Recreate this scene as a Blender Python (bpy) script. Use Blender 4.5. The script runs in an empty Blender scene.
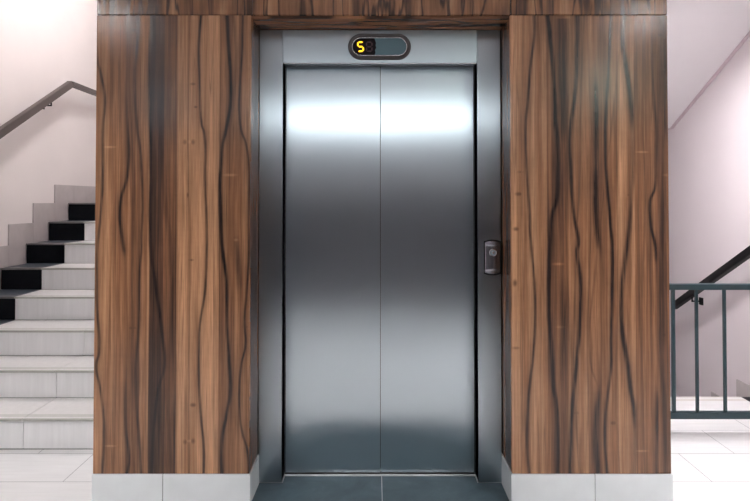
import bpy, bmesh, math, random
from mathutils import Vector
random.seed(4)
scene = bpy.context.scene
C = scene.collection

# ---------------------------------------------------------------- camera constants
F = 555.0; PITCH = math.radians(1.0); CAMH = 1.355
YP = 200 - F*math.tan(PITCH)                     # principal row of the lens
def on_wall(x, y, D):                            # a traced point of the wood decor, measured on the wall at depth D
    a = (x-375)/F; b = -(y-YP)/F
    ry = math.cos(PITCH)-b*math.sin(PITCH); rz = math.sin(PITCH)+b*math.cos(PITCH)
    t = D/ry
    return a*t, CAMH+rz*t

# ---------------------------------------------------------------- node helpers
class NT:
    def __init__(s, name):
        s.m = bpy.data.materials.new(name); s.m.use_nodes = True
        s.t = s.m.node_tree; s.n = s.t.nodes; s.l = s.t.links
        s.bsdf = s.n['Principled BSDF']
    def new(s, k): return s.n.new(k)
    def put(s, sock, v):
        if hasattr(v, 'is_output'): s.l.new(v, sock)
        elif v is not None: sock.default_value = v
    def math(s, op, a, b=None, c=None, clamp=False):
        n = s.new('ShaderNodeMath'); n.operation = op; n.use_clamp = clamp
        s.put(n.inputs[0], a)
        if b is not None: s.put(n.inputs[1], b)
        if c is not None: s.put(n.inputs[2], c)
        return n.outputs[0]
    def vmath(s, op, a, b=None):
        n = s.new('ShaderNodeVectorMath'); n.operation = op
        s.put(n.inputs[0], a)
        if b is not None: s.put(n.inputs[1], b)
        return n.outputs['Value'] if op in ('LENGTH', 'DISTANCE') else n.outputs[0]
    def comb(s, x, y, z):
        n = s.new('ShaderNodeCombineXYZ')
        for i, v in enumerate((x, y, z)): s.put(n.inputs[i], v)
        return n.outputs[0]
    def sep(s, v):
        n = s.new('ShaderNodeSeparateXYZ'); s.put(n.inputs[0], v); return n.outputs
    def coord(s, off=(0, 0, 0)):
        n = s.new('ShaderNodeTexCoord')
        return s.vmath('ADD', n.outputs['Object'], off) if any(off) else n.outputs['Object']
    def noise(s, vec, scale, detail=3, rough=.5, dist=0):
        n = s.new('ShaderNodeTexNoise'); s.put(n.inputs['Vector'], vec)
        n.inputs['Scale'].default_value = scale; n.inputs['Detail'].default_value = detail
        n.inputs['Roughness'].default_value = rough; n.inputs['Distortion'].default_value = dist
        return n.outputs[0]
    def mrange(s, v, a, b, c, d, mode='SMOOTHSTEP'):
        n = s.new('ShaderNodeMapRange'); n.interpolation_type = mode
        s.put(n.inputs[0], v)
        for i, q in enumerate((a, b, c, d)): n.inputs[i+1].default_value = q
        return n.outputs[0]
    def mix(s, f, a, b, mode='MIX'):
        n = s.new('ShaderNodeMix'); n.data_type = 'RGBA'; n.blend_type = mode
        s.put(n.inputs[0], f); s.put(n.inputs[6], a); s.put(n.inputs[7], b)
        return n.outputs[2]
    def ramp(s, f, stops, mode='LINEAR'):
        n = s.new('ShaderNodeValToRGB'); n.color_ramp.interpolation = mode
        e = n.color_ramp.elements
        while len(e) < len(stops): e.new(.5)
        for i, (p, c) in enumerate(stops):
            e[i].position = p; e[i].color = c if len(c) == 4 else (*c, 1)
        s.put(n.inputs[0], f); return n.outputs[0]
    def curve(s, v, pts):
        n = s.new('ShaderNodeFloatCurve'); cv = n.mapping.curves[0]
        pts = sorted(pts)
        while len(cv.points) < len(pts): cv.points.new(.5, .5)
        for i, (a, b) in enumerate(pts): cv.points[i].location = (a, b)
        n.mapping.update(); s.put(n.inputs['Value'], v)
        return n.outputs[0]
    def bump(s, h, strength, dist=.002):
        n = s.new('ShaderNodeBump'); n.inputs['Strength'].default_value = strength
        n.inputs['Distance'].default_value = dist; s.put(n.inputs['Height'], h)
        s.l.new(n.outputs[0], s.bsdf.inputs['Normal'])

def c4(c): return (c[0], c[1], c[2], 1)
def simple(name, col, rough=.5, metal=0, var=.06, scale=6, spec=.5, bump=0, bscale=60):
    t = NT(name); b = t.bsdf
    nz = t.noise(t.coord(), scale, 4)
    f = t.mrange(nz, .3, .7, 0, 1, 'LINEAR')
    lo = tuple(v*(1-var) for v in col); hi = tuple(min(1, v*(1+var)) for v in col)
    t.put(b.inputs['Base Color'], t.mix(f, c4(lo), c4(hi)))
    b.inputs['Roughness'].default_value = rough; b.inputs['Metallic'].default_value = metal
    b.inputs['Specular IOR Level'].default_value = spec
    if bump: t.bump(t.noise(t.coord(), bscale, 3), bump)
    return t.m
def emit(name, col, s):
    t = NT(name); b = t.bsdf
    b.inputs['Base Color'].default_value = c4(col)
    b.inputs['Emission Color'].default_value = c4(col); b.inputs['Emission Strength'].default_value = s
    return t.m

# ---------------------------------------------------------------- walnut decor
W_DARK = (.022, .014, .013); W_MID = (.262, .122, .062); W_LIGHT = (.56, .30, .165); W_SHADE = (.060, .032, .024)
DW = 2.495
def wood_finish(t, tone, dark, x, z):
    """tone 0..1 -> stave colour, dark 0..1 -> black heartwood"""
    col = t.ramp(tone, [(0, W_SHADE), (.42, W_MID), (1, W_LIGHT)])
    col = t.mix(dark, col, c4(W_DARK))
    g1 = t.noise(t.comb(x, 0, t.math('MULTIPLY', z, .012)), 420, 3, .6)     # fine vertical pores
    g2 = t.noise(t.comb(x, 3.1, t.math('MULTIPLY', z, .05)), 95, 3, .6)
    g = t.math('MULTIPLY', t.mrange(g1, .3, .7, .80, 1.16, 'LINEAR'), t.mrange(g2, .3, .7, .78, 1.2, 'LINEAR'))
    fl = t.noise(t.comb(t.math('MULTIPLY', x, .25), 8.2, z), 60, 2, .5)     # faint cross figure
    g = t.math('MULTIPLY', g, t.mrange(fl, .3, .7, .975, 1.025, 'LINEAR'))
    gc = t.comb(g, g, g)
    col = t.mix(1.0, col, gc, 'MULTIPLY')
    b = t.bsdf
    t.put(b.inputs['Base Color'], col)
    b.inputs['Roughness'].default_value = .23; b.inputs['Specular IOR Level'].default_value = .5
    return t.m
def traced_wood(name, off, staves, veins, knots, x0, x1):
    """staves: (px x, tone); veins: (points px, half width px, strength, [strength along y])"""
    t = NT(name)
    v = t.coord(off); o = t.sep(v); X, Z = o[0], o[2]
    wob = t.noise(t.comb(t.math('MULTIPLY', X, 6), 0, t.math('MULTIPLY', Z, 1.3)), 1.6, 2, .5)
    wob2 = t.noise(t.comb(t.math('MULTIPLY', X, 30), 5, t.math('MULTIPLY', Z, 4)), 1.6, 3, .6)
    Xw = t.math('ADD', X, t.math('MULTIPLY', t.math('SUBTRACT', wob, .5), .009))
    Xv = t.math('ADD', Xw, t.math('MULTIPLY', t.math('SUBTRACT', wob2, .5), .005))
    ZN = t.math('DIVIDE', Z, 2.3)
    W = x1-x0
    xn = t.math('DIVIDE', t.math('SUBTRACT', X, x0), W)
    st = [((on_wall(px, 240, DW)[0]-x0)/W, (.5+(q-.48)*1.7,)*3) for px, q in staves]
    st[0] = (0, st[0][1])
    tone = t.ramp(xn, st, 'CONSTANT')
    # slow drift of tone inside the staves and flame figure lines
    dr = t.noise(t.comb(t.math('MULTIPLY', Xw, 9), 1.7, t.math('MULTIPLY', Z, .9)), 1.9, 3, .55)
    fl = t.noise(t.comb(t.math('MULTIPLY', Xw, 46), 4.4, t.math('MULTIPLY', Z, .55)), 1.5, 4, .6)
    tone = t.math('ADD', tone, t.math('MULTIPLY', t.math('SUBTRACT', dr, .5), .5))
    tone = t.math('ADD', tone, t.math('MULTIPLY', t.math('SUBTRACT', fl, .5), .95))
    fb = t.noise(t.comb(t.math('MULTIPLY', Xw, 22), 9.4, t.math('MULTIPLY', Z, .3)), 1.7, 2, .5)
    tone = t.math('ADD', tone, t.math('MULTIPLY', t.math('SUBTRACT', fb, .5), .9), clamp=True)
    dark = None
    for vn in veins:
        pts, w, s = vn[:3]
        zp = [on_wall(px, py, DW) for px, py in pts]
        cv = t.curve(ZN, [(z/2.3, (x-x0)/W) for x, z in zp])
        cx = t.math('MULTIPLY_ADD', cv, W, x0)
        d = t.math('ABSOLUTE', t.math('SUBTRACT', Xv, cx))
        g = t.math('ADD', t.mrange(d, w*.1/223, w*1.15/223, s*.72, 0), t.mrange(d, 0, w*4.2/223, s*.40, 0))
        if len(vn) > 3:
            g = t.math('MULTIPLY', g, t.curve(ZN, [(on_wall(375, py, DW)[1]/2.3, q) for py, q in vn[3]]))
        dark = g if dark is None else t.math('MAXIMUM', dark, g)
    rv = t.noise(t.comb(t.math('MULTIPLY', Xw, 17), 31, t.math('MULTIPLY', Z, .22)), 1.8, 2, .5)
    dark = t.math('MAXIMUM', dark, t.mrange(t.math('ABSOLUTE', t.math('SUBTRACT', rv, .5)), .002, .020, .38, 0))
    brk = t.noise(t.comb(t.math('MULTIPLY', X, 90), 2.2, t.math('MULTIPLY', Z, 3.2)), 1.6, 4, .65)
    dark = t.math('MULTIPLY', dark, t.mrange(brk, .3, .62, .62, 1.08, 'LINEAR'))
    for px, py, rx, rz, s in knots:
        kx, kz = on_wall(px, py, DW)
        dv = t.comb(t.math('MULTIPLY', t.math('SUBTRACT', X, kx), 223/rx), 0, t.math('MULTIPLY', t.math('SUBTRACT', Z, kz), 223/rz))
        g = t.mrange(t.vmath('LENGTH', dv), .1, 1.1, abs(s)*.75, 0)
        if s > 0: dark = t.math('MAXIMUM', dark, g)
        else: tone = t.math('ADD', tone, g, clamp=True)
    return wood_finish(t, tone, dark, X, Z)
def generic_wood(name, off, axis=0, level=.42):
    t = NT(name)
    o = t.sep(t.coord(off)); X, Z = o[axis], o[2]
    if axis == 2: X, Z = o[1], o[0]
    a = t.noise(t.comb(t.math('MULTIPLY', X, 6), 0, t.math('MULTIPLY', Z, .8)), 2.2, 2, .5)
    fl = t.noise(t.comb(t.math('MULTIPLY', X, 26), 4.4, t.math('MULTIPLY', Z, 1.2)), 1.6, 4, .6)
    tone = t.math('ADD', t.mrange(a, .3, .7, level-.3, level+.3, 'LINEAR'), t.math('MULTIPLY', t.math('SUBTRACT', fl, .5), .8), clamp=True)
    r = t.noise(t.comb(t.math('MULTIPLY', X, 6), 7, t.math('MULTIPLY', Z, .7)), 1.9, 3, .5)
    dark = t.mrange(t.math('ABSOLUTE', t.math('SUBTRACT', r, .52)), .004, .035, .85, 0)
    r2 = t.noise(t.comb(t.math('MULTIPLY', X, 7), 17, t.math('MULTIPLY', Z, .7)), 2.1, 3, .5)
    dark = t.math('MAXIMUM', dark, t.mrange(r2, .56, .68, 0, .7))
    return wood_finish(t, tone, dark, X, Z)

VL = [
 ([(95,15),(97.5,60),(101,75),(105,100),(103,125),(102.5,170),(102,190),(100,220),(97.5,245),(97,302),(99,352),(96,366),(100,387),(104,422),(102.5,472)], 2.2, .8),
 ([(127,15),(127,60),(126,100),(127,120),(129,157),(127,177),(121,200),(120,215),(123,245),(124,252),(127,300),(126,350),(125,397),(126,430),(129,460),(127,473)], 2.4, .95,
    [(15,.35),(120,.6),(155,.9),(200,1),(248,.9),(262,.15),(360,.15),(400,.8),(473,.9)]),
 ([(138,15),(138,30),(134,80),(137,125),(141,157),(141,245),(140,265),(139,327),(136,360),(136,397),(140,447),(141,472)], 2.2, .8),
 ([(156,15),(157,60),(156,100),(155,140),(156,200),(158,473)], 11, .72, [(15,1),(60,.9),(110,.85),(135,.3),(160,.12),(290,.1),(330,.55),(360,.7),(473,.7)]),
 ([(151,15),(150,60),(150,110),(151,170),(150,220),(151,252),(156,290),(162,335),(164,365),(158,390),(154,430),(152,472)], 2.6, .95),
 ([(160,15),(162,80),(163,140),(165,200),(170,240),(172,290),(170,330),(168,400),(172,473)], 3.5, .5),
 ([(176,15),(176,473)], 1.2, .5),
 ([(201,15),(199,50),(200,87),(202,125),(204,132),(205,182),(207,225),(207,252),(205,290),(200,322),(199,365),(201,417),(204,447),(204,472)], 1.9, .85),
 ([(227,15),(229,50),(231,82),(230,107),(227,125),(222,150),(222,245),(226,277),(227,327),(229,360),(230,392),(226,417),(222,435),(222,472)], 2.6, 1),
 ([(233,15),(236,60),(233,100),(229,130),(226,150),(225,200),(225,473)], 3, .5, [(15,.8),(110,1),(150,.2),(473,.2)]),
 ([(243,15),(242,50),(240,82),(239,110),(241,130),(246,145),(249,170),(249,220),(249,260),(247,290),(245,325),(246,345),(241,367),(240,417),(243,435),(247,450),(249,472)], 1.8, .85),
 ([(236,240),(238,262),(240,290),(243,330),(242,360)], 4, .7, [(200,0),(235,.5),(262,1),(290,.5),(320,0)]),
 ([(113,15),(113,473)], 1.0, .3), ([(146,15),(146,473)], 1.2, .35), ([(190,15),(188,142),(189,200),(190,260),(189,340),(189,441),(189,473)], 1.3, .45),
 ([(131,15),(129,80),(131,125),(134,180),(133,245),(133,330),(132,400),(134,473)], 2.2, .45),
]
SL = [(95,.52),(107,.46),(123,.40),(140,.58),(149,.24),(163,.34),(176,.64),(198,.72),(219,.46),(241,.52),(250,.5)]
KL = [(196,107,3,2,.9),(193,84,5,2,.7),(185,142,3,4,.7),(193,142,3,4,.7),(189,142,2.5,2,-.5),(188,195,2,5,.9),(191,260,4,2,.8),(193,405,5,3,.85),
      (185,442,3,4,.75),(193,441,3,4,.75),(189,441,2.5,2,-.5),(110,147,8,1.5,-.5),(110,446,8,1.5,-.5),(230,175,9,2,-.4),(102,190,2.5,4,.8),(133,328,6,3,.7),(245,327,5,3,.7),(134,30,6,2.5,.7),(236,240,3,2,-.5)]
VR = [
 ([(534,15),(534,37),(531,62),(528,100),(526,125),(527,170),(529,202),(531,245),(534,277),(535,315),(533,360),(531,375),(528,410),(527,447),(529,472)], 2.2, .85),
 ([(523,15),(522,150),(523,300),(521,473)], 1.3, .4),
 ([(547,15),(551,50),(555,100),(556,125),(557,132),(558,177),(556,202),(552,215),(550,245),(549,265),(549,315),(551,340),(552,362),(553,385),(556,405),(558,472)], 3.2, 1),
 ([(562,15),(563,60),(564,125),(563,160)], 9, .8, [(15,.6),(60,1),(115,.9),(150,.25),(190,0),(473,0)]),
 ([(563,265),(564,290),(565,330),(564,360),(563,473)], 7, .7, [(15,0),(250,0),(285,.5),(320,1),(380,.8),(410,.6),(473,.7)]),
 ([(577,15),(577,50),(576,82),(572,115),(571,122),(571,182),(574,215),(578,243),(577,250),(580,277),(580,322),(577,360),(575,380),(572,415),(571,447),(571,473)], 3.0, .95),
 ([(584,15),(582,60),(580,125),(579,200),(576,240),(575,300),(574,360),(580,473)], 2, .5),
 ([(600,15),(598,50),(596,90),(596,120),(596,170),(597,230),(602,270),(603,330),(600,380),(597,410),(596,435),(598,472)], 4.2, .95, [(15,.4),(70,.5),(105,1),(230,1),(262,.35),(360,.2),(395,.7),(430,1),(473,1)]),
 ([(611,15),(609,60),(606,110),(605,132),(607,182),(610,220),(612,245),(612,302),(611,345),(611,365),(607,400),(605,435),(607,472)], 2.4, .95),
 ([(624,15),(622,37),(625,62),(630,92),(632,120),(632,182),(630,220),(627,245),(622,290),(622,327),(627,360),(631,392),(634,410),(634,472)], 3.6, .95, [(15,1),(110,1),(140,.6),(185,.6),(215,.8),(280,.95),(400,1),(440,.6),(473,.5)]),
 ([(652,15),(652,60),(654,100),(656,125),(656,165),(655,187),(650,202),(651,227),(655,245),(656,262),(656,330),(657,400),(657,472)], 2.4, .95, [(15,.6),(180,.9),(250,1),(262,.6),(290,.2),(380,.3),(410,.9),(473,.9)]),
 ([(664,15),(665,125),(663,207),(662,245),(663,300),(660,355),(664,400),(666,472)], 3.6, .75, [(15,.8),(120,1),(170,.6),(210,.9),(262,.4),(300,.3),(350,.9),(473,.8)]),
 ([(644,15),(643,120),(645,200),(642,300),(645,473)], 1.6, .45), ([(587,15),(591,200),(588,330),(590,473)], 1.4, .45), ([(541,15),(541,473)], 1.1, .3),
 ([(618,15),(616,120),(618,245),(617,360),(619,473)], 1.3, .45),
 ([(592,300),(590,360),(600,400),(594,473)], 1.6, .4),
]
SR = [(512,.66),(523,.60),(547,.40),(568,.52),(586,.50),(593,.46),(612,.52),(616,.60),(635,.42),(651,.44),(658,.34)]
KR = [(519,194,6,3,.8),(516,229,4,3,.9),(515,283,3,5,.9),(521,172,5,2,.6),(516,348,6,2,.6),(572,115,6,4,.8),(575,413,6,4,.8),(630,195,5,3,.7),(642,152,8,1.5,-.5),(642,451,8,1.5,-.5),
      (558,264,8,2,-.4),(561,327,6,2,-.3),(613,423,5,3,.7),(663,335,5,3,.6),(661,35,5,3,.7),(666,175,4,2,-.3)]

# ---------------------------------------------------------------- materials
M = {}
M['wall'] = simple('wall_paint', (.80, .745, .735), .8, var=.02, scale=2, spec=.2, bump=.15, bscale=180)
M['wall_r'] = simple('wall_paint_right', (.735, .675, .70), .8, var=.02, scale=2, spec=.2, bump=.15, bscale=180)
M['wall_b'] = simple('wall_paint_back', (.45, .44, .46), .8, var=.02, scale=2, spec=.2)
M['ceil'] = simple('ceiling_paint', (.85, .82, .84), .85, var=.015, scale=2, spec=.2)
M['edge_shade'] = simple('soffit_edge_shade', (.62, .52, .56), .8, var=.02)
M['dado'] = simple('dado_paint', (.045, .04, .05), .6, var=.08, scale=3)
M['skirt'] = simple('taupe_tile', (.50, .455, .455), .45, var=.06, scale=9)
M['plinth'] = simple('pale_glazed_tile', (.86, .90, .92), .22, var=.05, scale=7)
M['grout'] = simple('grey_grout', (.16, .16, .17), .9)
M['grout_l'] = simple('pale_grout', (.55, .55, .55), .9)
M['black_tile'] = simple('black_tile', (.004, .005, .008), .55, var=.15, scale=14, spec=.15)
M['teal'] = simple('dark_teal_paint', (.009, .034, .043), .38, var=.04)
M['brown_rail'] = simple('brown_grey_rail', (.075, .058, .055), .38, var=.06)
M['black_rail'] = simple('black_rail', (.006, .0055, .007), .45, var=.1, spec=.25)
M['black'] = simple('black_void', (.006, .006, .007), .6)
M['rubber'] = simple('dark_seal', (.05, .055, .06), .5)

def floor_mat():
    t = NT('white_floor_tile'); b = t.bsdf
    o = t.sep(t.coord())
    sh = t.math('MULTIPLY', t.math('LESS_THAN', o[0], 0.0), .124)
    x = t.math('ADD', t.math('ADD', o[0], sh), -1.622+12.3); y = t.math('ADD', o[1], -2.693+.2985*20)
    br = t.new('ShaderNodeTexBrick'); br.offset = .5; br.squash = 1
    t.put(br.inputs['Vector'], t.comb(x, y, 0))
    br.inputs['Scale'].default_value = 1; br.inputs['Mortar Size'].default_value = .0017; br.inputs['Mortar Smooth'].default_value = .1
    br.inputs['Brick Width'].default_value = .6; br.inputs['Row Height'].default_value = .2985; br.inputs['Bias'].default_value = 0
    br.inputs['Color1'].default_value = (.73, .725, .735, 1); br.inputs['Color2'].default_value = (.70, .70, .71, 1); br.inputs['Mortar'].default_value = (.20, .20, .22, 1)
    st = t.noise(t.comb(t.math('MULTIPLY', o[0], 1.2), t.math('MULTIPLY', o[1], 14), 0), 2.5, 4, .6)   # long soft stripes of the tile glaze
    k = t.mrange(st, .3, .7, .93, 1.04, 'LINEAR')
    col = t.mix(1, br.outputs['Color'], t.comb(k, k, k), 'MULTIPLY')
    t.put(b.inputs['Base Color'], col); b.inputs['Roughness'].default_value = .3
    return t.m
M['floor'] = floor_mat()
def stair_tile(name, a, bcol, stripes=False):
    t = NT(name); b = t.bsdf
    o = t.sep(t.coord())
    st = t.noise(t.comb(t.math('MULTIPLY', o[0], 16), t.math('MULTIPLY', o[1], 16), t.math('MULTIPLY', o[2], 1)), 2.0, 4, .6)
    k = t.mrange(st, .3, .7, .95, 1.04, 'LINEAR')
    base = c4(a)
    if stripes:   # anti-slip grooves behind the nosing (the tile's own origin is its front edge)
        g = t.math('LESS_THAN', t.math('ABSOLUTE', t.math('SUBTRACT', o[1], .050)), .020)
        g2 = t.math('LESS_THAN', t.math('ABSOLUTE', t.math('SUBTRACT', o[1], .006)), .0065)
        base = t.mix(t.math('MAXIMUM', t.math('MULTIPLY', g, .6), g2), base, c4(bcol))
    t.put(b.inputs['Base Color'], t.mix(1, base, t.comb(k, k, k), 'MULTIPLY'))
    b.inputs['Roughness'].default_value = .35
    return t.m
M['riser'] = stair_tile('white_riser_tile', (.89, .89, .90), (0, 0, 0))
M['tread'] = stair_tile('white_tread_tile', (.72, .71, .71), (.45, .455, .42), True)
M['tread_d'] = stair_tile('dark_tread_tile', (.045, .055, .07), (.20, .19, .19), True)

def slate():
    t = NT('slate_blue_tile'); b = t.bsdf
    n = t.noise(t.coord(), 5, 6, .65, .6)
    col = t.ramp(n, [(.3, (.036, .060, .076)), (.55, (.062, .098, .118)), (.75, (.105, .150, .175))])
    t.put(b.inputs['Base Color'], col); b.inputs['Roughness'].default_value = .42
    t.bump(t.noise(t.coord(), 40, 4), .1)
    return t.m
M['slate'] = slate()
def steel(name, col=(.72, .81, .86), rough=.29, an=.88, smudge=.02):
    t = NT(name); b = t.bsdf
    o = t.sep(t.coord())
    cl = t.noise(t.coord(), 1.3, 1, .4)
    t.put(b.inputs['Roughness'], t.mrange(cl, 0, 1, rough-smudge, rough+smudge, 'LINEAR'))
    b.inputs['Base Color'].default_value = c4(col)
    b.inputs['Metallic'].default_value = 1; b.inputs['Anisotropic'].default_value = an
    t.put(b.inputs['Tangent'], t.comb(1, 0, 0))
    return t.m
M['steel'] = steel('brushed_steel')
M['steel_f'] = steel('brushed_steel_frame', (.48, .54, .575), .30, .85)
M['chrome'] = simple('polished_steel', (.75, .76, .78), .18, 1, .02)
M['satin'] = simple('satin_steel', (.36, .35, .38), .26, 1, .03)
M['bezel'] = simple('bronze_dark_bezel', (.10, .09, .09), .3, .8, .05)
M['sill'] = simple('aluminium_sill', (.72, .73, .74), .4, 0, .04)
M['screen'] = simple('blue_grey_screen', (.12, .20, .235), .4, 0, .03, spec=.25)
M['display'] = simple('black_display', (.006, .003, .005), .35, 0, .05, spec=.15)
M['seg_on'] = emit('lit_segment', (1.0, .50, .02), 2.2)
M['seg_off'] = simple('unlit_segment', (.045, .012, .018), .3)
M['button'] = simple('button_metal', (.30, .36, .40), .3, .9)
M['lamp_body'] = simple('white_lamp_housing', (.8, .8, .8), .5)

# ---------------------------------------------------------------- mesh helpers
def link(name, bm, mat, parent=None, origin=(0, 0, 0), smooth=False):
    o3 = Vector(origin)
    bmesh.ops.translate(bm, verts=bm.verts, vec=-o3)
    bmesh.ops.recalc_face_normals(bm, faces=bm.faces)
    me = bpy.data.meshes.new(name); bm.to_mesh(me); bm.free()
    me.materials.append(mat)
    if smooth:
        for p in me.polygons: p.use_smooth = True
    o = bpy.data.objects.new(name, me); C.objects.link(o)
    if parent is not None:
        o.parent = parent
        o.location = o3 - Vector(parent['_w']) if '_w' in parent else o3
    else: o.location = o3
    o['_w'] = tuple(origin)
    return o
def box(bm, x0, x1, y0, y1, z0, z1, bev=0):
    r = bmesh.ops.create_cube(bm, size=1)
    for v in r['verts']:
        v.co = Vector((x0+(v.co.x+.5)*(x1-x0), y0+(v.co.y+.5)*(y1-y0), z0+(v.co.z+.5)*(z1-z0)))
    if bev:
        es = list({e for v in r['verts'] for e in v.link_edges})
        bmesh.ops.bevel(bm, geom=es, offset=bev, segments=2, affect='EDGES', profile=.6)
def B(*boxes, bev=0):
    bm = bmesh.new()
    for b in boxes: box(bm, *b, bev=bev)
    return bm
def prism(pts, axis, a, b, bm=None, bev=0):
    """polygon pts (2D) extruded along axis from a to b; axis 'x': pts=(y,z), 'y': (x,z), 'z': (x,y)"""
    bm = bm or bmesh.new()
    def mk(p, t): return {'x': (t, p[0], p[1]), 'y': (p[0], t, p[1]), 'z': (p[0], p[1], t)}[axis]
    v0 = [bm.verts.new(mk(p, a)) for p in pts]; v1 = [bm.verts.new(mk(p, b)) for p in pts]
    fs = [bm.faces.new(v0), bm.faces.new(v1)]
    n = len(pts)
    for i in range(n): fs.append(bm.faces.new((v0[i], v0[(i+1) % n], v1[(i+1) % n], v1[i])))
    if bev:
        es = list({e for f in fs for e in f.edges})
        bmesh.ops.bevel(bm, geom=es, offset=bev, segments=2, affect='EDGES', profile=.6)
    return bm
def tube(bm, p0, p1, r, seg=16):
    p0 = Vector(p0); p1 = Vector(p1); d = p1-p0
    q = d.to_track_quat('Z', 'Y').to_matrix().to_4x4(); q.translation = (p0+p1)/2
    bmesh.ops.create_cone(bm, cap_ends=True, segments=seg, radius1=r, radius2=r, depth=d.length, matrix=q)
def bar(bm, p0, p1, w, h, bev=.002):
    """rectangular bar from p0 to p1 in the plane X=const: w along X, h across"""
    p0 = Vector(p0); p1 = Vector(p1); d = (p1-p0).normalized(); up = Vector((1, 0, 0)).cross(d)
    if up.z < 0: up = -up
    vs = []
    for p in (p0, p1):
        for sx, su in ((-1, -1), (1, -1), (1, 1), (-1, 1)):
            vs.append(bm.verts.new(p+Vector((sx*w/2, 0, 0))+up*su*h/2))
    fs = [bm.faces.new(vs[:4]), bm.faces.new(vs[4:])]
    for i in range(4): fs.append(bm.faces.new((vs[i], vs[(i+1) % 4], vs[4+(i+1) % 4], vs[4+i])))
    if bev: bmesh.ops.bevel(bm, geom=list({e for f in fs for e in f.edges}), offset=bev, segments=2, affect='EDGES')
def lathe(bm, c, prof, axis='y', seg=40):
    """prof: (radius, offset) along axis; closed at r=0 ends"""
    rings = []
    for r, h in prof:
        ring = []
        for i in range(seg):
            a = 2*math.pi*i/seg
            if axis == 'y': p = (c[0]+r*math.cos(a), c[1]+h, c[2]+r*math.sin(a))
            else: p = (c[0]+r*math.cos(a), c[1]+r*math.sin(a), c[2]+h)
            ring.append(bm.verts.new(p))
        rings.append(ring)
    for a, b in zip(rings, rings[1:]):
        for i in range(seg): bm.faces.new((a[i], a[(i+1) % seg], b[(i+1) % seg], b[i]))
    for ring in (rings[0], rings[-1]): bm.faces.new(ring)
def pill(cx, cz, L, r, n=16):
    pts = []
    for i in range(n+1):
        a = -math.pi/2+math.pi*i/n; pts.append((cx+L+r*math.cos(a), cz+r*math.sin(a)))
    for i in range(n+1):
        a = math.pi/2+math.pi*i/n; pts.append((cx-L+r*math.cos(a), cz+r*math.sin(a)))
    return pts
def pill_rings(cx, cz, L, prof, closed_back=False):
    bm = bmesh.new(); rings = []
    for r, y in prof: rings.append([bm.verts.new((p[0], y, p[1])) for p in pill(cx, cz, L, r)])
    n = len(rings[0])
    for a, b in zip(rings, rings[1:]+[rings[0]]):
        for i in range(n): bm.faces.new((a[i], a[(i+1) % n], b[(i+1) % n], b[i]))
    return bm
def empty(name, loc):
    o = bpy.data.objects.new(name, None); C.objects.link(o); o.location = loc; o.empty_display_size = .1
    o['_w'] = tuple(loc)
    return o
def tag(o, label, cat, group=None):
    o['label'] = label; o['category'] = cat
    if group: o['group'] = group
    return o
def struct(o, label=None):
    o['kind'] = 'structure'
    if label: o['label'] = label
    return o

# ---------------------------------------------------------------- dimensions (metres; Y is depth in front of the camera)
XL, XR = -2.90, 2.70           # side walls
CL, CR = -1.257, 1.320         # lift core
OL, OR = -.561, .612           # recess
DF, DD = 2.682, 2.769          # frame and door planes
YB = -.45                      # wall opposite the lift
YE = 6.6                       # far wall of the stairwell
ZC = 2.75; ZU = 4.6
R_ = .166; T_ = .313
Dn = lambda n: 3.045+T_*(n-1)
EDGE = 3.842

# ---------------------------------------------------------------- setting
bm = prism([(XL, YB), (XR, YB), (XR, EDGE), (CR+.002, EDGE), (CR+.002, 2.80), (CL-.002, 2.80), (CL-.002, 3.04), (XL, 3.04)], 'z', -.15, 0)
fl = struct(link('floor', bm, M['floor']), 'white glossy tiled floor around the lift')
# two slate tiles in front of the lift, cut around the door frame
g = .004
ypts = [2.134, 2.745]
lt = [(OL+.008, 2.134), (.0305, 2.134), (.0305, 2.742), (-.441, 2.742), (-.441, DF-g), (OL+.008, DF-g)]
rt = [(.0345, 2.134), (OR-.008, 2.134), (OR-.008, DF-g), (.490, DF-g), (.490, 2.742), (.0345, 2.742)]
for pts in (lt, rt): link('slate_tile', prism(pts, 'z', -.01, .0025), M['slate'], fl, origin=(pts[0][0], pts[0][1], 0))
link('grout', prism([(OL, 2.134), (OR, 2.134), (OR, DF), (.494, DF), (.494, 2.746), (-.446, 2.746), (-.446, DF), (OL, DF)], 'z', -.01, .0012), M['grout_l'], fl, origin=(OL, 2.134, 0))
link('black_tile', B((2.517, XR-.012, 3.592, EDGE-.002, -.01, .001)), M['black_tile'], fl, origin=(2.6, 3.7, 0))
link('nosing_strip', B((CR+.01, 2.514, EDGE-.075, EDGE-.035, -.005, .0008), (CR+.01, 2.514, EDGE-.012, EDGE+.006, -.012, .0008)), simple('beige_nosing', (.60, .57, .54), .5), fl, origin=(2, EDGE, 0))

struct(link('wall_left', B((XL-.15, XL, YB-.2, YE+.15, -1.6, ZU+.12)), M['wall'], origin=(XL, 3, 0)))
struct(link('wall_right', B((XR, XR+.15, YB-.2, YE+.15, -1.6, ZU+.12)), M['wall_r'], origin=(XR, 3, 0)))
struct(link('wall_far', B((XL, XR, YE, YE+.15, -1.6, ZU+.12)), M['wall'], origin=(0, YE, 0)))
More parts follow.
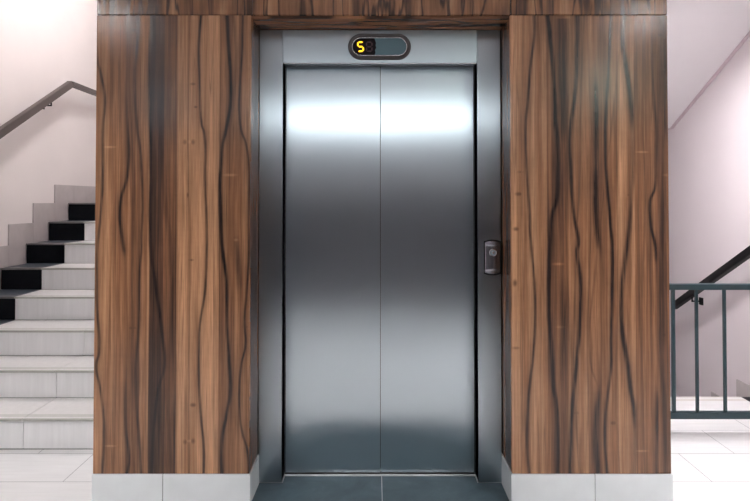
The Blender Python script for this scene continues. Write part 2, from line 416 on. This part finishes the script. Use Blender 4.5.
# wall opposite the lift, with a high strip window
WX0, WX1, WZ0, WZ1 = -1.3, 1.3, 2.15, 2.35
wb = struct(link('wall_back', B((XL, XR, YB-.2, YB, 1.45, WZ0), (XL, XR, YB-.2, YB, WZ1, ZC+.1), (XL, WX0, YB-.2, YB, WZ0, WZ1), (WX1, XR, YB-.2, YB, WZ0, WZ1), (XL, XR, YB-.2, YB, -1.6, 1.45)), M['wall_b'], origin=(0, YB, 0)))
link('dado', B((XL, XR, YB, YB+.012, .09, 1.45)), M['dado'], wb, origin=(0, YB, .8))
link('skirting', B((XL, XR, YB, YB+.014, .001, .09)), M['plinth'], wb, origin=(0, YB, .05))
win = struct(link('window_1', B((WX0, WX1, YB-.12, YB-.06, WZ0, WZ0+.03), (WX0, WX1, YB-.12, YB-.06, WZ1-.03, WZ1),
      *[(WX0+i*(WX1-WX0)/4-(.02 if i else 0), WX0+i*(WX1-WX0)/4+(.02 if i < 4 else 0), YB-.12, YB-.06, WZ0+.03, WZ1-.03) for i in range(5)]), simple('white_frame', (.8, .8, .8), .4), origin=(0, YB-.1, WZ0)))
tg = NT('window_glass'); tr = tg.new('ShaderNodeBsdfTransparent'); gl = tg.new('ShaderNodeBsdfGlossy'); gl.inputs['Roughness'].default_value = .02
mx = tg.new('ShaderNodeMixShader'); mx.inputs[0].default_value = .06
tg.l.new(tr.outputs[0], mx.inputs[1]); tg.l.new(gl.outputs[0], mx.inputs[2]); tg.l.new(mx.outputs[0], tg.n['Material Output'].inputs[0])
for i in range(4):
    a = WX0+i*(WX1-WX0)/4+.02; b = WX0+(i+1)*(WX1-WX0)/4-.02
    link('pane', B((a, b, YB-.093, YB-.087, WZ0+.03, WZ1-.03)), tg.m, win, origin=((a+b)/2, YB-.09, WZ0))

# ceilings: flat over the corridor, high over the left flight, sloping soffit of the upper flight on the right
struct(link('ceiling', B((XL, XR, YB, 3.57, ZC, ZC+.12)), M['ceil'], origin=(0, 1.5, ZC)), 'flat ceiling over the corridor')
struct(link('wall_above', B((XL, CR, 3.571, 3.69, ZC+.001, ZU-.001), (CR, XR, 3.45, 3.569, ZC+.121, ZU+.1)), M['wall'], origin=(-2, 3.6, ZC)))
struct(link('ceiling_upper', B((XL, XR, 3.57, YE, ZU, ZU+.12)), M['ceil'], origin=(0, 5, ZU)))
sz = lambda y: 2.007+(5.018-y)*(2.543-2.007)/(5.018-3.976)
struct(link('ceiling_sloping', prism([(3.57, sz(3.57)), (5.018, 2.007), (YE, 2.007), (YE, 2.158), (5.2, 2.158), (3.70, 2.158+1.5*.51), (3.57, 2.158+1.63*.51)], 'x', CR+.001, XR), M['ceil'], origin=(2, 5.018, 2.007)), 'sloping underside of the upper stair flight')
def strip(y0, y1, w, d):
    return [(y0, sz(y0)), (y1, sz(y1)), (y1, sz(y1)-w), (y0, sz(y0)-w)]
struct(link('trim_soffit', prism([(3.57, sz(3.57)+.004), (5.018, 2.011), (YE, 2.011), (YE, 2.001), (5.014, 1.999), (3.57, sz(3.57)-.006)], 'x', XR-.028, XR), M['edge_shade'], origin=(XR, 5.018, 2.007)))  # thin strip, a shadowy line put into its colour

# lift core masonry behind the cladding
struct(link('wall_core', B((CL+.002, OL-.022, DW+.022, 5.2, 0, ZU), (OR+.022, CR-.002, DW+.022, 5.2, 0, ZU), (OL-.022, OR+.022, 2.84, 5.2, 0, ZU), (OL-.022, OR+.022, DW+.022, 2.84, 2.24, ZU)), M['wall'], origin=(0, 4, 0)))

# ---------------------------------------------------------------- wood cladding
ZS = 2.1915; PB = .1355; SG = .0018
clad = empty('wall_cladding', (.03, DW, PB)); tag(clad, 'glossy walnut veneer panels cladding both lift piers and the lintel', 'wood panelling')
def panel(x0, x1, z0, z1, mat_fn, label, y0=DW, y1=DW+.02):
    org = ((x0+x1)/2, y0, z0)
    o = link('wood_panel', B((x0, x1, y0, y1, z0, z1), bev=.0008), mat_fn(org), clad, origin=org)
    o['label'] = label; return o
panel(CL, OL, PB, ZS-SG, lambda o: traced_wood('walnut_left', o, SL, VL, KL, -1.26, -.55), 'tall walnut wall panel left of the steel lift doors, beside the stairs going up')
panel(OR, CR, PB, ZS-SG, lambda o: traced_wood('walnut_right', o, SR, VR, KR, .60, 1.33), 'tall walnut wall panel right of the lift doors, beside the teal railing')
panel(CL, OL+.004, ZS+SG, ZC-.002, lambda o: generic_wood('walnut_top_left', (o[0]+3, 0, o[2])), 'walnut panel at the top left corner, above the tall left panel')
panel(OL+.007, OR+.001, ZS+SG, ZC-.002, lambda o: generic_wood('walnut_top_mid', (o[0]+9, 0, o[2])), 'wide walnut panel above the lift doorway and floor indicator')
panel(OR+.004, CR, ZS+SG, ZC-.002, lambda o: generic_wood('walnut_top_right', (o[0]+5.3, 0, o[2])), 'walnut panel at the top right corner, above the tall right panel')
def reveal(bx, mat, label):
    org = ((bx[0]+bx[1])/2, bx[2], bx[4])
    o = link('wood_lining', B(bx, bev=.0008), mat(org), clad, origin=org)
    o['label'] = label; return o
reveal((OL-.02, OL, DW+.0205, DF+.09, PB, 2.20), lambda o: generic_wood('walnut_reveal_left', (0, 2.3, o[2]), 1, .25), 'narrow dark walnut lining on the left side of the lift recess')
reveal((OR, OR+.02, DW+.0205, DF+.09, PB, 2.20), lambda o: generic_wood('walnut_reveal_right', (0, 5.3, o[2]), 1, .25), 'narrow dark walnut lining right of the lift frame, reflecting the call button')
reveal((OL+.001, OR-.001, DW+.0205, DF+.09, 2.1815, 2.20), lambda o: generic_wood('walnut_reveal_top', (o[0], 0, 0), 2, .3), 'dark glossy walnut underside lining above the steel lift header')

# ---------------------------------------------------------------- tile skirting of the core
def plinth(name, tiles, label):
    e = empty(name, (tiles[0][0], tiles[0][2], 0)); struct(e, label)
    for b in tiles: link('skirting_tile', B(b, bev=.0012), M['plinth'], e, origin=((b[0]+b[1])/2, b[2], 0))
    return e
PF = DW-.003; PT = PB-.0015
e = plinth('baseboard_left', [(CL-.004, -.9465, PF, DW+.02, .001, PT), (-.9435, OL+.006, PF, DW+.02, .001, PT), (OL-.006, OL+.006, DW+.0205, DF-.001, .001, PT), (CL-.004, CL, DW+.0205, 3.03, .001, PT)], 'pale tile skirting of the left lift pier')
link('grout', B((CL-.004, OL, PF+.003, DW+.021, .001, PT-.001)), M['grout'], e, origin=(-.9, PF, 0))
e = plinth('baseboard_right', [(.9815, CR+.006, PF, DW+.02, .001, PT), (OR-.006, .9785, PF, DW+.02, .001, PT), (OR-.006, OR+.006, DW+.0205, DF-.001, .001, PT), (CR, CR+.006, DW+.0205, 3.84, .001, PT)], 'pale tile skirting of the right lift pier')
link('grout', B((OR, CR+.004, PF+.003, DW+.021, .001, PT-.001)), M['grout'], e, origin=(.9, PF, 0))

# ---------------------------------------------------------------- lift entrance
lift = empty('elevator_entrance', (.024, DF, .003))
tag(lift, 'brushed steel lift entrance with closed double doors and lit floor number', 'elevator')
def lk(name, bm, mat, par=lift, origin=None, smooth=False): return link(name, bm, mat, par, origin or (.024, DF, .003), smooth)
JB = .0035
lk('door_leaf', B((-.47, .0255, DD, DD+.03, .006, 2.06), bev=.0012), M['steel'], origin=(-.2, DD, .012))
lk('door_leaf', B((.0280, .52, DD, DD+.03, .006, 2.06), bev=.0012), M['steel'], origin=(.27, DD, .012))
lk('shaft_lining', B((-.50, .55, DD+.033, DD+.05, .012, 2.1)), M['black'], origin=(0, DD+.04, .012))
lk('jamb', B((-.5595, -.4475, DF, DD-.001, JB, 2.180), bev=.0012), M['steel_f'], origin=(-.5, DF, JB))
lk('jamb', B((.4955, .6075, DF, DD-.001, JB, 2.180), bev=.0012), M['steel_f'], origin=(.55, DF, JB))
lk('door_seal', B((-.4472, -.4435, DD-.004, DD-.0002, .012, 2.02), (.4915, .4952, DD-.004, DD-.0002, .012, 2.02)), M['rubber'], origin=(0, DD, .012))
lk('header', prism([(DF+.006, 2.021), (DD-.006, 2.021), (DD-.006, 2.180), (DF-.001, 2.180)], 'x', -.4465, .4945, bev=.0008), M['steel_f'], origin=(.024, DF, 2.02))
lk('header_lip', B((-.4465, .4945, DF-.001, DF+.012, 2.015, 2.0205), bev=.001), M['chrome'], origin=(.024, DF, 2.015))
lk('sill_groove', B((-.446, .494, 2.756, DD+.03, .001, .003)), M['rubber'], origin=(.024, 2.76, 0))
lk('sill', B((-.446, .494, 2.747, 2.756, .001, .005)), M['sill'], origin=(.024, 2.75, 0))
# floor indicator
IX, IZ, IL = .022, 2.0985, .0895
yf = DF-.0005
ind = lk('floor_indicator', pill_rings(IX, IZ, IL, [(.0635, yf), (.0620, yf-.007), (.0575, yf-.0095), (.0465, yf-.003), (.0450, yf-.001), (.0450, yf+.006), (.0635, yf+.006)]), M['bezel'], origin=(IX, yf, IZ), smooth=True)
lk('inner_ring', pill_rings(IX, IZ, IL, [(.0455, yf-.001), (.0450, yf-.006), (.0425, yf-.007), (.0405, yf-.004), (.0405, yf-.001)]), M['chrome'], ind, (IX, yf, IZ), True)
lk('screen', prism(pill(IX, IZ, IL, .0405), 'y', yf-.003, yf+.004), M['screen'], ind, (IX, yf, IZ))
pp = [p for p in pill(IX, IZ, IL, .0400) if p[0] < IX-IL+.001]
xe = .002
poly = pp[:] + [(xe-.004, IZ-.0400), (xe+.001, IZ-.030), (xe-.002, IZ-.018), (xe+.004, IZ-.006), (xe+.001, IZ+.006), (xe+.003, IZ+.018), (xe-.001, IZ+.030), (xe-.005, IZ+.0400)]
lk('display_window', prism(poly, 'y', yf-.0042, yf-.0031), M['display'], ind, (IX, yf, IZ))
def segments(cx, cz, w, h, t, which):
    out = bmesh.new()
    S = {'a': (-w/2+t*.6, w/2-t*.6, h/2-t/2, h/2+t/2), 'g': (-w/2+t*.6, w/2-t*.6, -t/2, t/2), 'd': (-w/2+t*.6, w/2-t*.6, -h/2-t/2, -h/2+t/2),
         'f': (-w/2-t/2, -w/2+t/2, t*.6, h/2-t*.4), 'b': (w/2-t/2, w/2+t/2, t*.6, h/2-t*.4), 'e': (-w/2-t/2, -w/2+t/2, -h/2+t*.4, -t*.6), 'c': (w/2-t/2, w/2+t/2, -h/2+t*.4, -t*.6)}
    for k in which:
        a = S[k]
        x0, x1, z0, z1 = cx+a[0], cx+a[1], cz+a[2], cz+a[3]
        if x1-x0 > z1-z0: q = (z1-z0)*.35; pts = [(x0-q, (z0+z1)/2), (x0+q, z0), (x1-q, z0), (x1+q, (z0+z1)/2), (x1-q, z1), (x0+q, z1)]
        else: q = (x1-x0)*.35; pts = [((x0+x1)/2, z0-q), (x1, z0+q), (x1, z1-q), ((x0+x1)/2, z1+q), (x0, z1-q), (x0, z0+q)]
        prism(pts, 'y', yf-.0048, yf-.0043, out)
    return out
lk('digit', segments(-.070, IZ-.0005, .026, .044, .0070, 'afgcd'), M['seg_on'], ind, (-.07, yf-.005, IZ))
lk('unlit_digit', segments(-.028, IZ-.0005, .026, .044, .0070, 'abcdefg'), M['seg_off'], ind, (-.028, yf-.005, IZ))
# call panel: curved plate with rounded top and bottom bulges
PX0, PX1, PZ0, PZ1 = .529, .603, .996, 1.160
pm = (PX0+PX1)/2; hw = (PX1-PX0)/2
def plate_outline(gr=0):
    pts = []
    n = 12
    for i in range(n+1):
        u = -1+2*i/n; pts.append((pm+u*(hw+gr), PZ0+.008-gr-.008*(1-u*u)))
    for i in range(n+1):
        u = 1-2*i/n; pts.append((pm+u*(hw+gr), PZ1-.008+gr+.008*(1-u*u)))
    return pts
cp = lk('call_panel', prism(plate_outline(.004), 'y', DF-.003, DF-.0005), M['black'], origin=(pm, DF, PZ0))
bm = bmesh.new(); n = 12; rows = 24; grid = []
for j in range(rows+1):
    v = j/rows; row = []
    for i in range(n+1):
        u = -1+2*i/n
        zb = PZ0+.008-.008*(1-u*u); zt = PZ1-.008+.008*(1-u*u)
        z = zb+(zt-zb)*v
        dz = min(z-zb, zt-z); m = .026*(1-.55*u*u)             # scooped ends
        k = 1 if dz > m else .5-.5*math.cos(math.pi*dz/m)
        y = DF-.003-.012*k*(1-.35*u*u)
        row.append(bm.verts.new((pm+u*hw, y, z)))
    grid.append(row)
for j in range(rows):
    for i in range(n): bm.faces.new((grid[j][i], grid[j][i+1], grid[j+1][i+1], grid[j+1][i]))
bd = [e for e in bm.edges if e.is_boundary]
r = bmesh.ops.extrude_edge_only(bm, edges=bd)
for v in [x for x in r['geom'] if isinstance(x, bmesh.types.BMVert)]: v.co.y = DF-.002
lk('face_plate', bm, M['satin'], cp, (pm, DF, PZ0), True)
bt = bmesh.new(); lathe(bt, (pm, DF-.0155, 1.102), [(.0185, .003), (.0185, -.002), (.0165, -.0035), (.0145, -.002), (.0145, .003)])
b1 = lk('button_ring', bt, M['chrome'], cp, (pm, DF, 1.102))
bt = bmesh.new(); lathe(bt, (pm, DF-.0155, 1.102), [(.0135, .003), (.0135, -.0010), (.011, -.0020), (.007, -.0012)])
lk('button', bt, M['button'], b1, (pm, DF, 1.102), True)
bt = bmesh.new(); lathe(bt, (pm, DF-.0180, 1.102), [(.0060, .001), (.0060, -.0007), (.0045, -.0012)])
lk('button_dot', bt, M['chrome'], b1, (pm, DF, 1.102), True)
bt = bmesh.new()

# ---------------------------------------------------------------- left staircase going up
st = empty('staircase', (-2.08, 3.045, 0))
tag(st, 'white tiled staircase with black tile strip climbing along the left wall', 'stairs')
SX0, SX1 = XL+.012, CL-.010
XJ = [-2.575, -1.915]
def steps(parent, n, base, y0, sgn, dark, joints, sx0, sx1, first=1):
    pass
for n in range(1, 9):
    y0 = Dn(n); z1 = n*R_; z0 = (n-1)*R_; y1 = Dn(n+1) if n < 8 else YE-.002
    core = link('step', B((SX0, SX1, y0+.0096, y1+.03 if n < 8 else y1, -.14 if n == 1 else z0-.02, z1-.0126)), M['grout'], st, origin=(-2.08, y0, z0))
    xs = [SX0]+XJ+[SX1]
    for i in range(3):
        a, b = xs[i]+.0018, xs[i+1]-.0018
        if i == 0: a = xs[0]
        if i == 2: b = xs[3]
        dk = (i == 0 and n >= 4) or (n == 8 and i == 0)
        if n in (1, 2, 3) and i == 0: dk = True
        link('riser_tile', B((a, b, y0, y0+.0095, z0+.002, z1-.0145)), M['black_tile'] if dk else M['riser'], core, origin=((a+b)/2, y0, z0))
        link('tread_tile', B((a, b, y0-.012, y1-.0005, z1-.0125, z1), bev=.0012), M['tread_d'] if dk else M['tread'], core, origin=((a+b)/2, y0-.012, z1))
# stepped skirting tiles on the left wall
def J(n): return Dn(n)+.09
for n in range(0, 9):
    if n == 0: pts = [(2.70, .001), (Dn(1)-.013, .001), (Dn(1)-.013, R_+.001), (J(1)-.0015, R_+.001), (J(1)-.0015, 2*R_), (2.70, 2*R_)]
    elif n < 8:
        zt = (n+2)*R_ if n < 8 else 9*R_
        pts = [(J(n), n*R_+.001), (Dn(n+1)-.013, n*R_+.001), (Dn(n+1)-.013, (n+1)*R_+.001), (J(n+1)-.0015, (n+1)*R_+.001), (J(n+1)-.0015, zt), (J(n), zt)]
    else:
        pts = [(J(8), 8*R_+.001), (YE-.002, 8*R_+.001), (YE-.002, 9*R_), (J(8), 9*R_)]
    if n == 7: pts[-1] = (J(7), 9*R_); pts[-2] = (J(8)-.0015, 9*R_)
    link('skirting_tile', prism(pts, 'x', XL+.001, XL+.0118), M['skirt'], st, origin=(XL, pts[0][0], pts[0][1]))
# hidden middle flight and landing behind the core
bm = bmesh.new()
for k in range(5):
    x0 = CL+.01+k*.3
    box(bm, x0, x0+.3, 5.21, YE-.002, (8+k)*R_-.15, (9+k)*R_)
box(bm, CL+1.51, CR, 5.21, YE-.002, 2.007, 13*R_)
struct(link('floor_landing', bm, M['riser'], origin=(0, 5.9, 8*R_)), 'middle flight and landing behind the lift core')

# ---------------------------------------------------------------- right staircase going down
sd = empty('staircase', (2.0, EDGE, -R_))
tag(sd, 'tiled staircase going down behind the teal railing along the right wall', 'stairs')
for n in range(1, 9):
    y0 = EDGE+T_*(n-1)+.010; z = -n*R_; y1 = y0+T_ if n < 8 else YE-.002
    core = link('step', B((CR+.01, XR-.012, y0+.002, y1-.002, z-.15, z-.013)), M['grout'], sd, origin=(2, y0, z-.15))
    link('tread_tile', B((CR+.01, 2.515, y0, y1-.002, z-.0125, z)), M['tread'], core, origin=(2, y0, z))
    link('tread_tile', B((2.518, XR-.012, y0, y1-.002, z-.0125, z)), M['tread_d'], core, origin=(2.6, y0, z))
    zt = .02-(n-1)*.1955 if n < 3 else -.175-(n-2)*R_
    ya = EDGE+.001 if n == 1 else EDGE+T_*(n-1)+.001
    link('skirting_tile', B((XR-.0118, XR-.001, ya, EDGE+T_*n, z+.001, zt)), M['skirt'], sd, origin=(XR, ya, z))
struct(link('floor_lower', B((XL-.15, XR+.15, YB-.2, YE+.15, -1.7, -1.601), (CR, XR, EDGE, YE, -1.6, -1.5)), M['floor'], origin=(2, 5, -1.6)))
struct(link('wall_lower', B((CR-.1, CR, EDGE+.0, YE, -1.6, -.001)), M['wall'], origin=(CR, 5, -1.6)))
link('skirting_tile', B((XR-.0118, XR-.001, 2.9, EDGE-.001, .001, .15)), M['skirt'], sd, origin=(XR, 3, 0))

# ---------------------------------------------------------------- handrails
hl = empty('handrail', (XL, 4.4, 1.9)); tag(hl, 'brown-grey flat metal handrail rising along the left wall then running level', 'handrail', 'stair handrails')
HX = XL+.085
slope = (2.428-1.872)/(5.10-4.165)
pk = 5.115; zk = 2.428
p0 = (HX, 3.0, zk-slope*(pk-3.0))
b_ = bmesh.new(); bar(b_, p0, (HX, pk, zk), .045, .060, .003)
link('rail', b_, M['brown_rail'], hl, origin=p0)
b_ = bmesh.new(); bar(b_, (HX, pk+.004, zk+.002), (HX, YE-.1, zk+.002), .045, .046, .003)
link('rail', b_, M['brown_rail'], hl, origin=(HX, pk, zk))
def bracket(par, wx, sgn, y, z, mat, drop=.05):
    """plate on the wall, arm out and up to the rail"""
    bb = B((wx, wx+sgn*.012, y-.022, y+.022, z-.03, z+.03)) if sgn > 0 else B((wx-.012, wx, y-.022, y+.022, z-.03, z+.03))
    k = link('bracket', bb, mat, par, origin=(wx, y, z))
    b_ = bmesh.new(); tube(b_, (wx+sgn*.010, y, z), (wx+sgn*.080, y, z), .0065); tube(b_, (wx+sgn*.080, y, z-.005), (wx+sgn*.080, y, z+drop), .0065)
    link('arm', b_, mat, k, origin=(wx, y, z))
for yy in (4.82, 3.9): bracket(hl, XL, 1, yy, zk-slope*(pk-yy)-.075, M['black_rail'], .05)
bracket(hl, XL, 1, 6.0, zk-.075, M['black_rail'], .055)
hr = empty('handrail', (XR, 4.4, .7)); tag(hr, 'black flat metal handrail descending along the right wall behind the railing', 'handrail', 'stair handrails')
RX = XR-.085
za = lambda y: .990-(y-3.884)*(.990-.412)/(4.896-3.884)
b_ = bmesh.new(); bar(b_, (RX, 3.3, za(3.3)), (RX, 4.875, za(4.875)), .045, .054, .003)
link('rail', b_, M['black_rail'], hr, origin=(RX, 4.9, za(4.9)))
bracket(hr, XR, -1, 4.60, za(4.60)-.062, M['black_rail'], .045)
bracket(hr, XR, -1, 3.60, za(3.60)-.062, M['black_rail'], .045)

# ---------------------------------------------------------------- teal railing
rl = empty('metal_railing', (2.0, 3.25, 0)); tag(rl, 'dark teal metal railing with thin upright bars right of the lift core', 'railing')
RY = 3.25
link('top_rail', B((CR+.012, XR-.005, RY-.022, RY+.022, .833, .866), bev=.002), M['teal'], rl, origin=(2, RY, .85))
link('bottom_rail', B((CR+.012, XR-.016, RY-.018, RY+.018, .087, .124), bev=.002), M['teal'], rl, origin=(2, RY, .1))
link('post', B((1.729, 1.747, RY-.009, RY+.009, .124, .833), bev=.0015), M['teal'], rl, origin=(1.74, RY, .12))
xs = [1.875+.1625*k for k in range(5)]+[1.62, 1.46]
for x in xs:
    b_ = bmesh.new(); box(b_, x-.0075, x+.0075, RY-.0075, RY+.0075, .123, .834, bev=.001)
    link('baluster', b_, M['teal'], rl, origin=(x, RY, .12))
for x in (CR+.030, XR-.04):
    link('post', B((x-.015, x+.015, RY-.0175, RY+.0175, .001, .833), bev=.0015), M['teal'], rl, origin=(x, RY, .001))

# ---------------------------------------------------------------- unseen lamps added to light the place
LAMP = emit('lamp_diffuser', (1.0, .97, .95), 1.0)
def lamp_mat(name, col, s): return emit(name, col, s)
def added_ceiling_light(x, y, z, r, mat, label):
    e = empty('added_ceiling_light', (x, y, z)); tag(e, label, 'ceiling light', 'added ceiling lights')
    b_ = bmesh.new(); lathe(b_, (x, y, z), [(r+.02, -.0005), (r+.02, -.03), (r, -.035)], 'z'); link('housing', b_, M['lamp_body'], e, origin=(x, y, z))
    b_ = bmesh.new(); lathe(b_, (x, y, z), [(r-.004, -.0352), (r-.004, -.05), (r*.8, -.065), (r*.3, -.072)], 'z'); link('diffuser', b_, mat, e, origin=(x, y, z), smooth=True)
LM = lamp_mat('corridor_fill_glow', (1.0, .97, .95), 350.0)
LS = lamp_mat('stair_fill_glow', (1.0, .97, .96), 215.0)
added_ceiling_light(-1.85, 4.45, ZU, .15, LS, 'added round white ceiling light, out of view high above the left staircase')  # added to brighten the stairs and left wall
def added_drum_light(x, y, mat, label, drop=.19):  # deep rim shaped to keep light off the upper walls
    e = empty('added_ceiling_light', (x, y, ZC)); tag(e, label, 'ceiling light', 'added ceiling lights')
    b_ = bmesh.new(); lathe(b_, (x, y, ZC), [(.16, -.0005), (.16, -drop), (.155, -drop), (.155, -.012)], 'z')
    link('cutoff_rim', b_, M['lamp_body'], e, origin=(x, y, ZC))
    b_ = bmesh.new(); lathe(b_, (x, y, ZC), [(.13, -.0125), (.13, -.020), (.10, -.024)], 'z')
    link('diffuser', b_, mat, e, origin=(x, y, ZC))
added_drum_light(-1.75, 1.35, LM, 'added deep drum ceiling light, out of view over the left end of the corridor')  # both corridor drums are added for brightness, out of frame
added_drum_light(1.75, 1.35, LM, 'added deep drum ceiling light, out of view over the right end of the corridor')
added_drum_light(1.98, 3.38, lamp_mat('stairhead_fill_glow', (1.0, .96, .97), 300.0), 'added deep drum ceiling light, out of view above the teal railing', .10)  # added to light the right wall and throw the handrail's shadow
# unseen wall lamp added for its soft reflection on the right wood panel
e = empty('added_wall_lamp', (2.25, YB, 2.4)); tag(e, 'added small oblong wall lamp, out of view high on the wall opposite the lift', 'wall lamp')
link('back_plate', B((2.09, 2.41, YB, YB+.02, 2.28, 2.68), bev=.004), M['lamp_body'], e, origin=(2.25, YB, 2.4))
link('shade', B((2.11, 2.39, YB+.021, YB+.07, 2.30, 2.66), bev=.02), lamp_mat('added_lamp_glow', (.85, 1.0, .88), 9), e, origin=(2.25, YB, 2.4))

e = empty('added_wall_lamp', (CR, 4.3, 1.9)); tag(e, 'boxy fill lamp added on the hidden right side of the lift core, over the stairs down', 'wall lamp')  # unseen fill lamp added for the soffit and right wall
link('back_plate', B((CR-.001, CR+.02, 4.18, 4.42, 1.80, 2.0), bev=.004), M['lamp_body'], e, origin=(CR, 4.3, 1.9))
link('shade', B((CR+.021, CR+.10, 4.20, 4.40, 1.82, 1.98), bev=.02), lamp_mat('side_fill_glow', (1.0, .96, 1.0), 5), e, origin=(CR+.05, 4.3, 1.9))

e = empty('added_wall_lamp', (-2.1, YB, 2.3)); tag(e, 'added small oblong wall lamp, out of view opposite the left wood panel', 'wall lamp')  # unseen lamp added for fill and a haze on the left wood
link('back_plate', B((-2.24, -1.96, YB, YB+.02, 2.12, 2.48), bev=.004), M['lamp_body'], e, origin=(-2.1, YB, 2.3))
link('shade', B((-2.22, -1.98, YB+.021, YB+.07, 2.14, 2.46), bev=.02), lamp_mat('added_lamp_glow_cool', (.88, .94, 1.0), 4.5), e, origin=(-2.1, YB, 2.3))

# ---------------------------------------------------------------- daylight through the strip window
w = bpy.data.worlds.new('World'); scene.world = w; w.use_nodes = True
w.node_tree.nodes['Background'].inputs[0].default_value = (.93, .97, 1.0, 1)
w.node_tree.nodes['Background'].inputs[1].default_value = 9.0
ad = bpy.data.lights.new('window_portal', 'AREA'); ad.shape = 'RECTANGLE'; ad.size = WX1-WX0; ad.size_y = WZ1-WZ0
ad.cycles.is_portal = True
ao = bpy.data.objects.new('window_portal', ad); C.objects.link(ao); ao.location = (0, YB-.14, (WZ0+WZ1)/2); ao.rotation_euler = (math.radians(90), 0, 0)
ao.rotation_euler = (math.radians(90), 0, math.radians(0))

# ---------------------------------------------------------------- camera
cd = bpy.data.cameras.new('camera'); cam = bpy.data.objects.new('camera', cd); C.objects.link(cam)
cam.location = (0, 0, CAMH); cam.rotation_euler = (math.radians(90)+PITCH, 0, 0)
cd.sensor_width = 36; cd.lens = F*36/750; cd.shift_y = -(250.5-YP)/750; cd.clip_start = .02
scene.camera = cam
vs = scene.view_settings
vs.view_transform = 'Standard'; vs.look = 'None'; vs.gamma = 1; vs.use_curve_mapping = False; vs.exposure = 0.24
for o in bpy.data.objects:
    if '_w' in o: del o['_w']
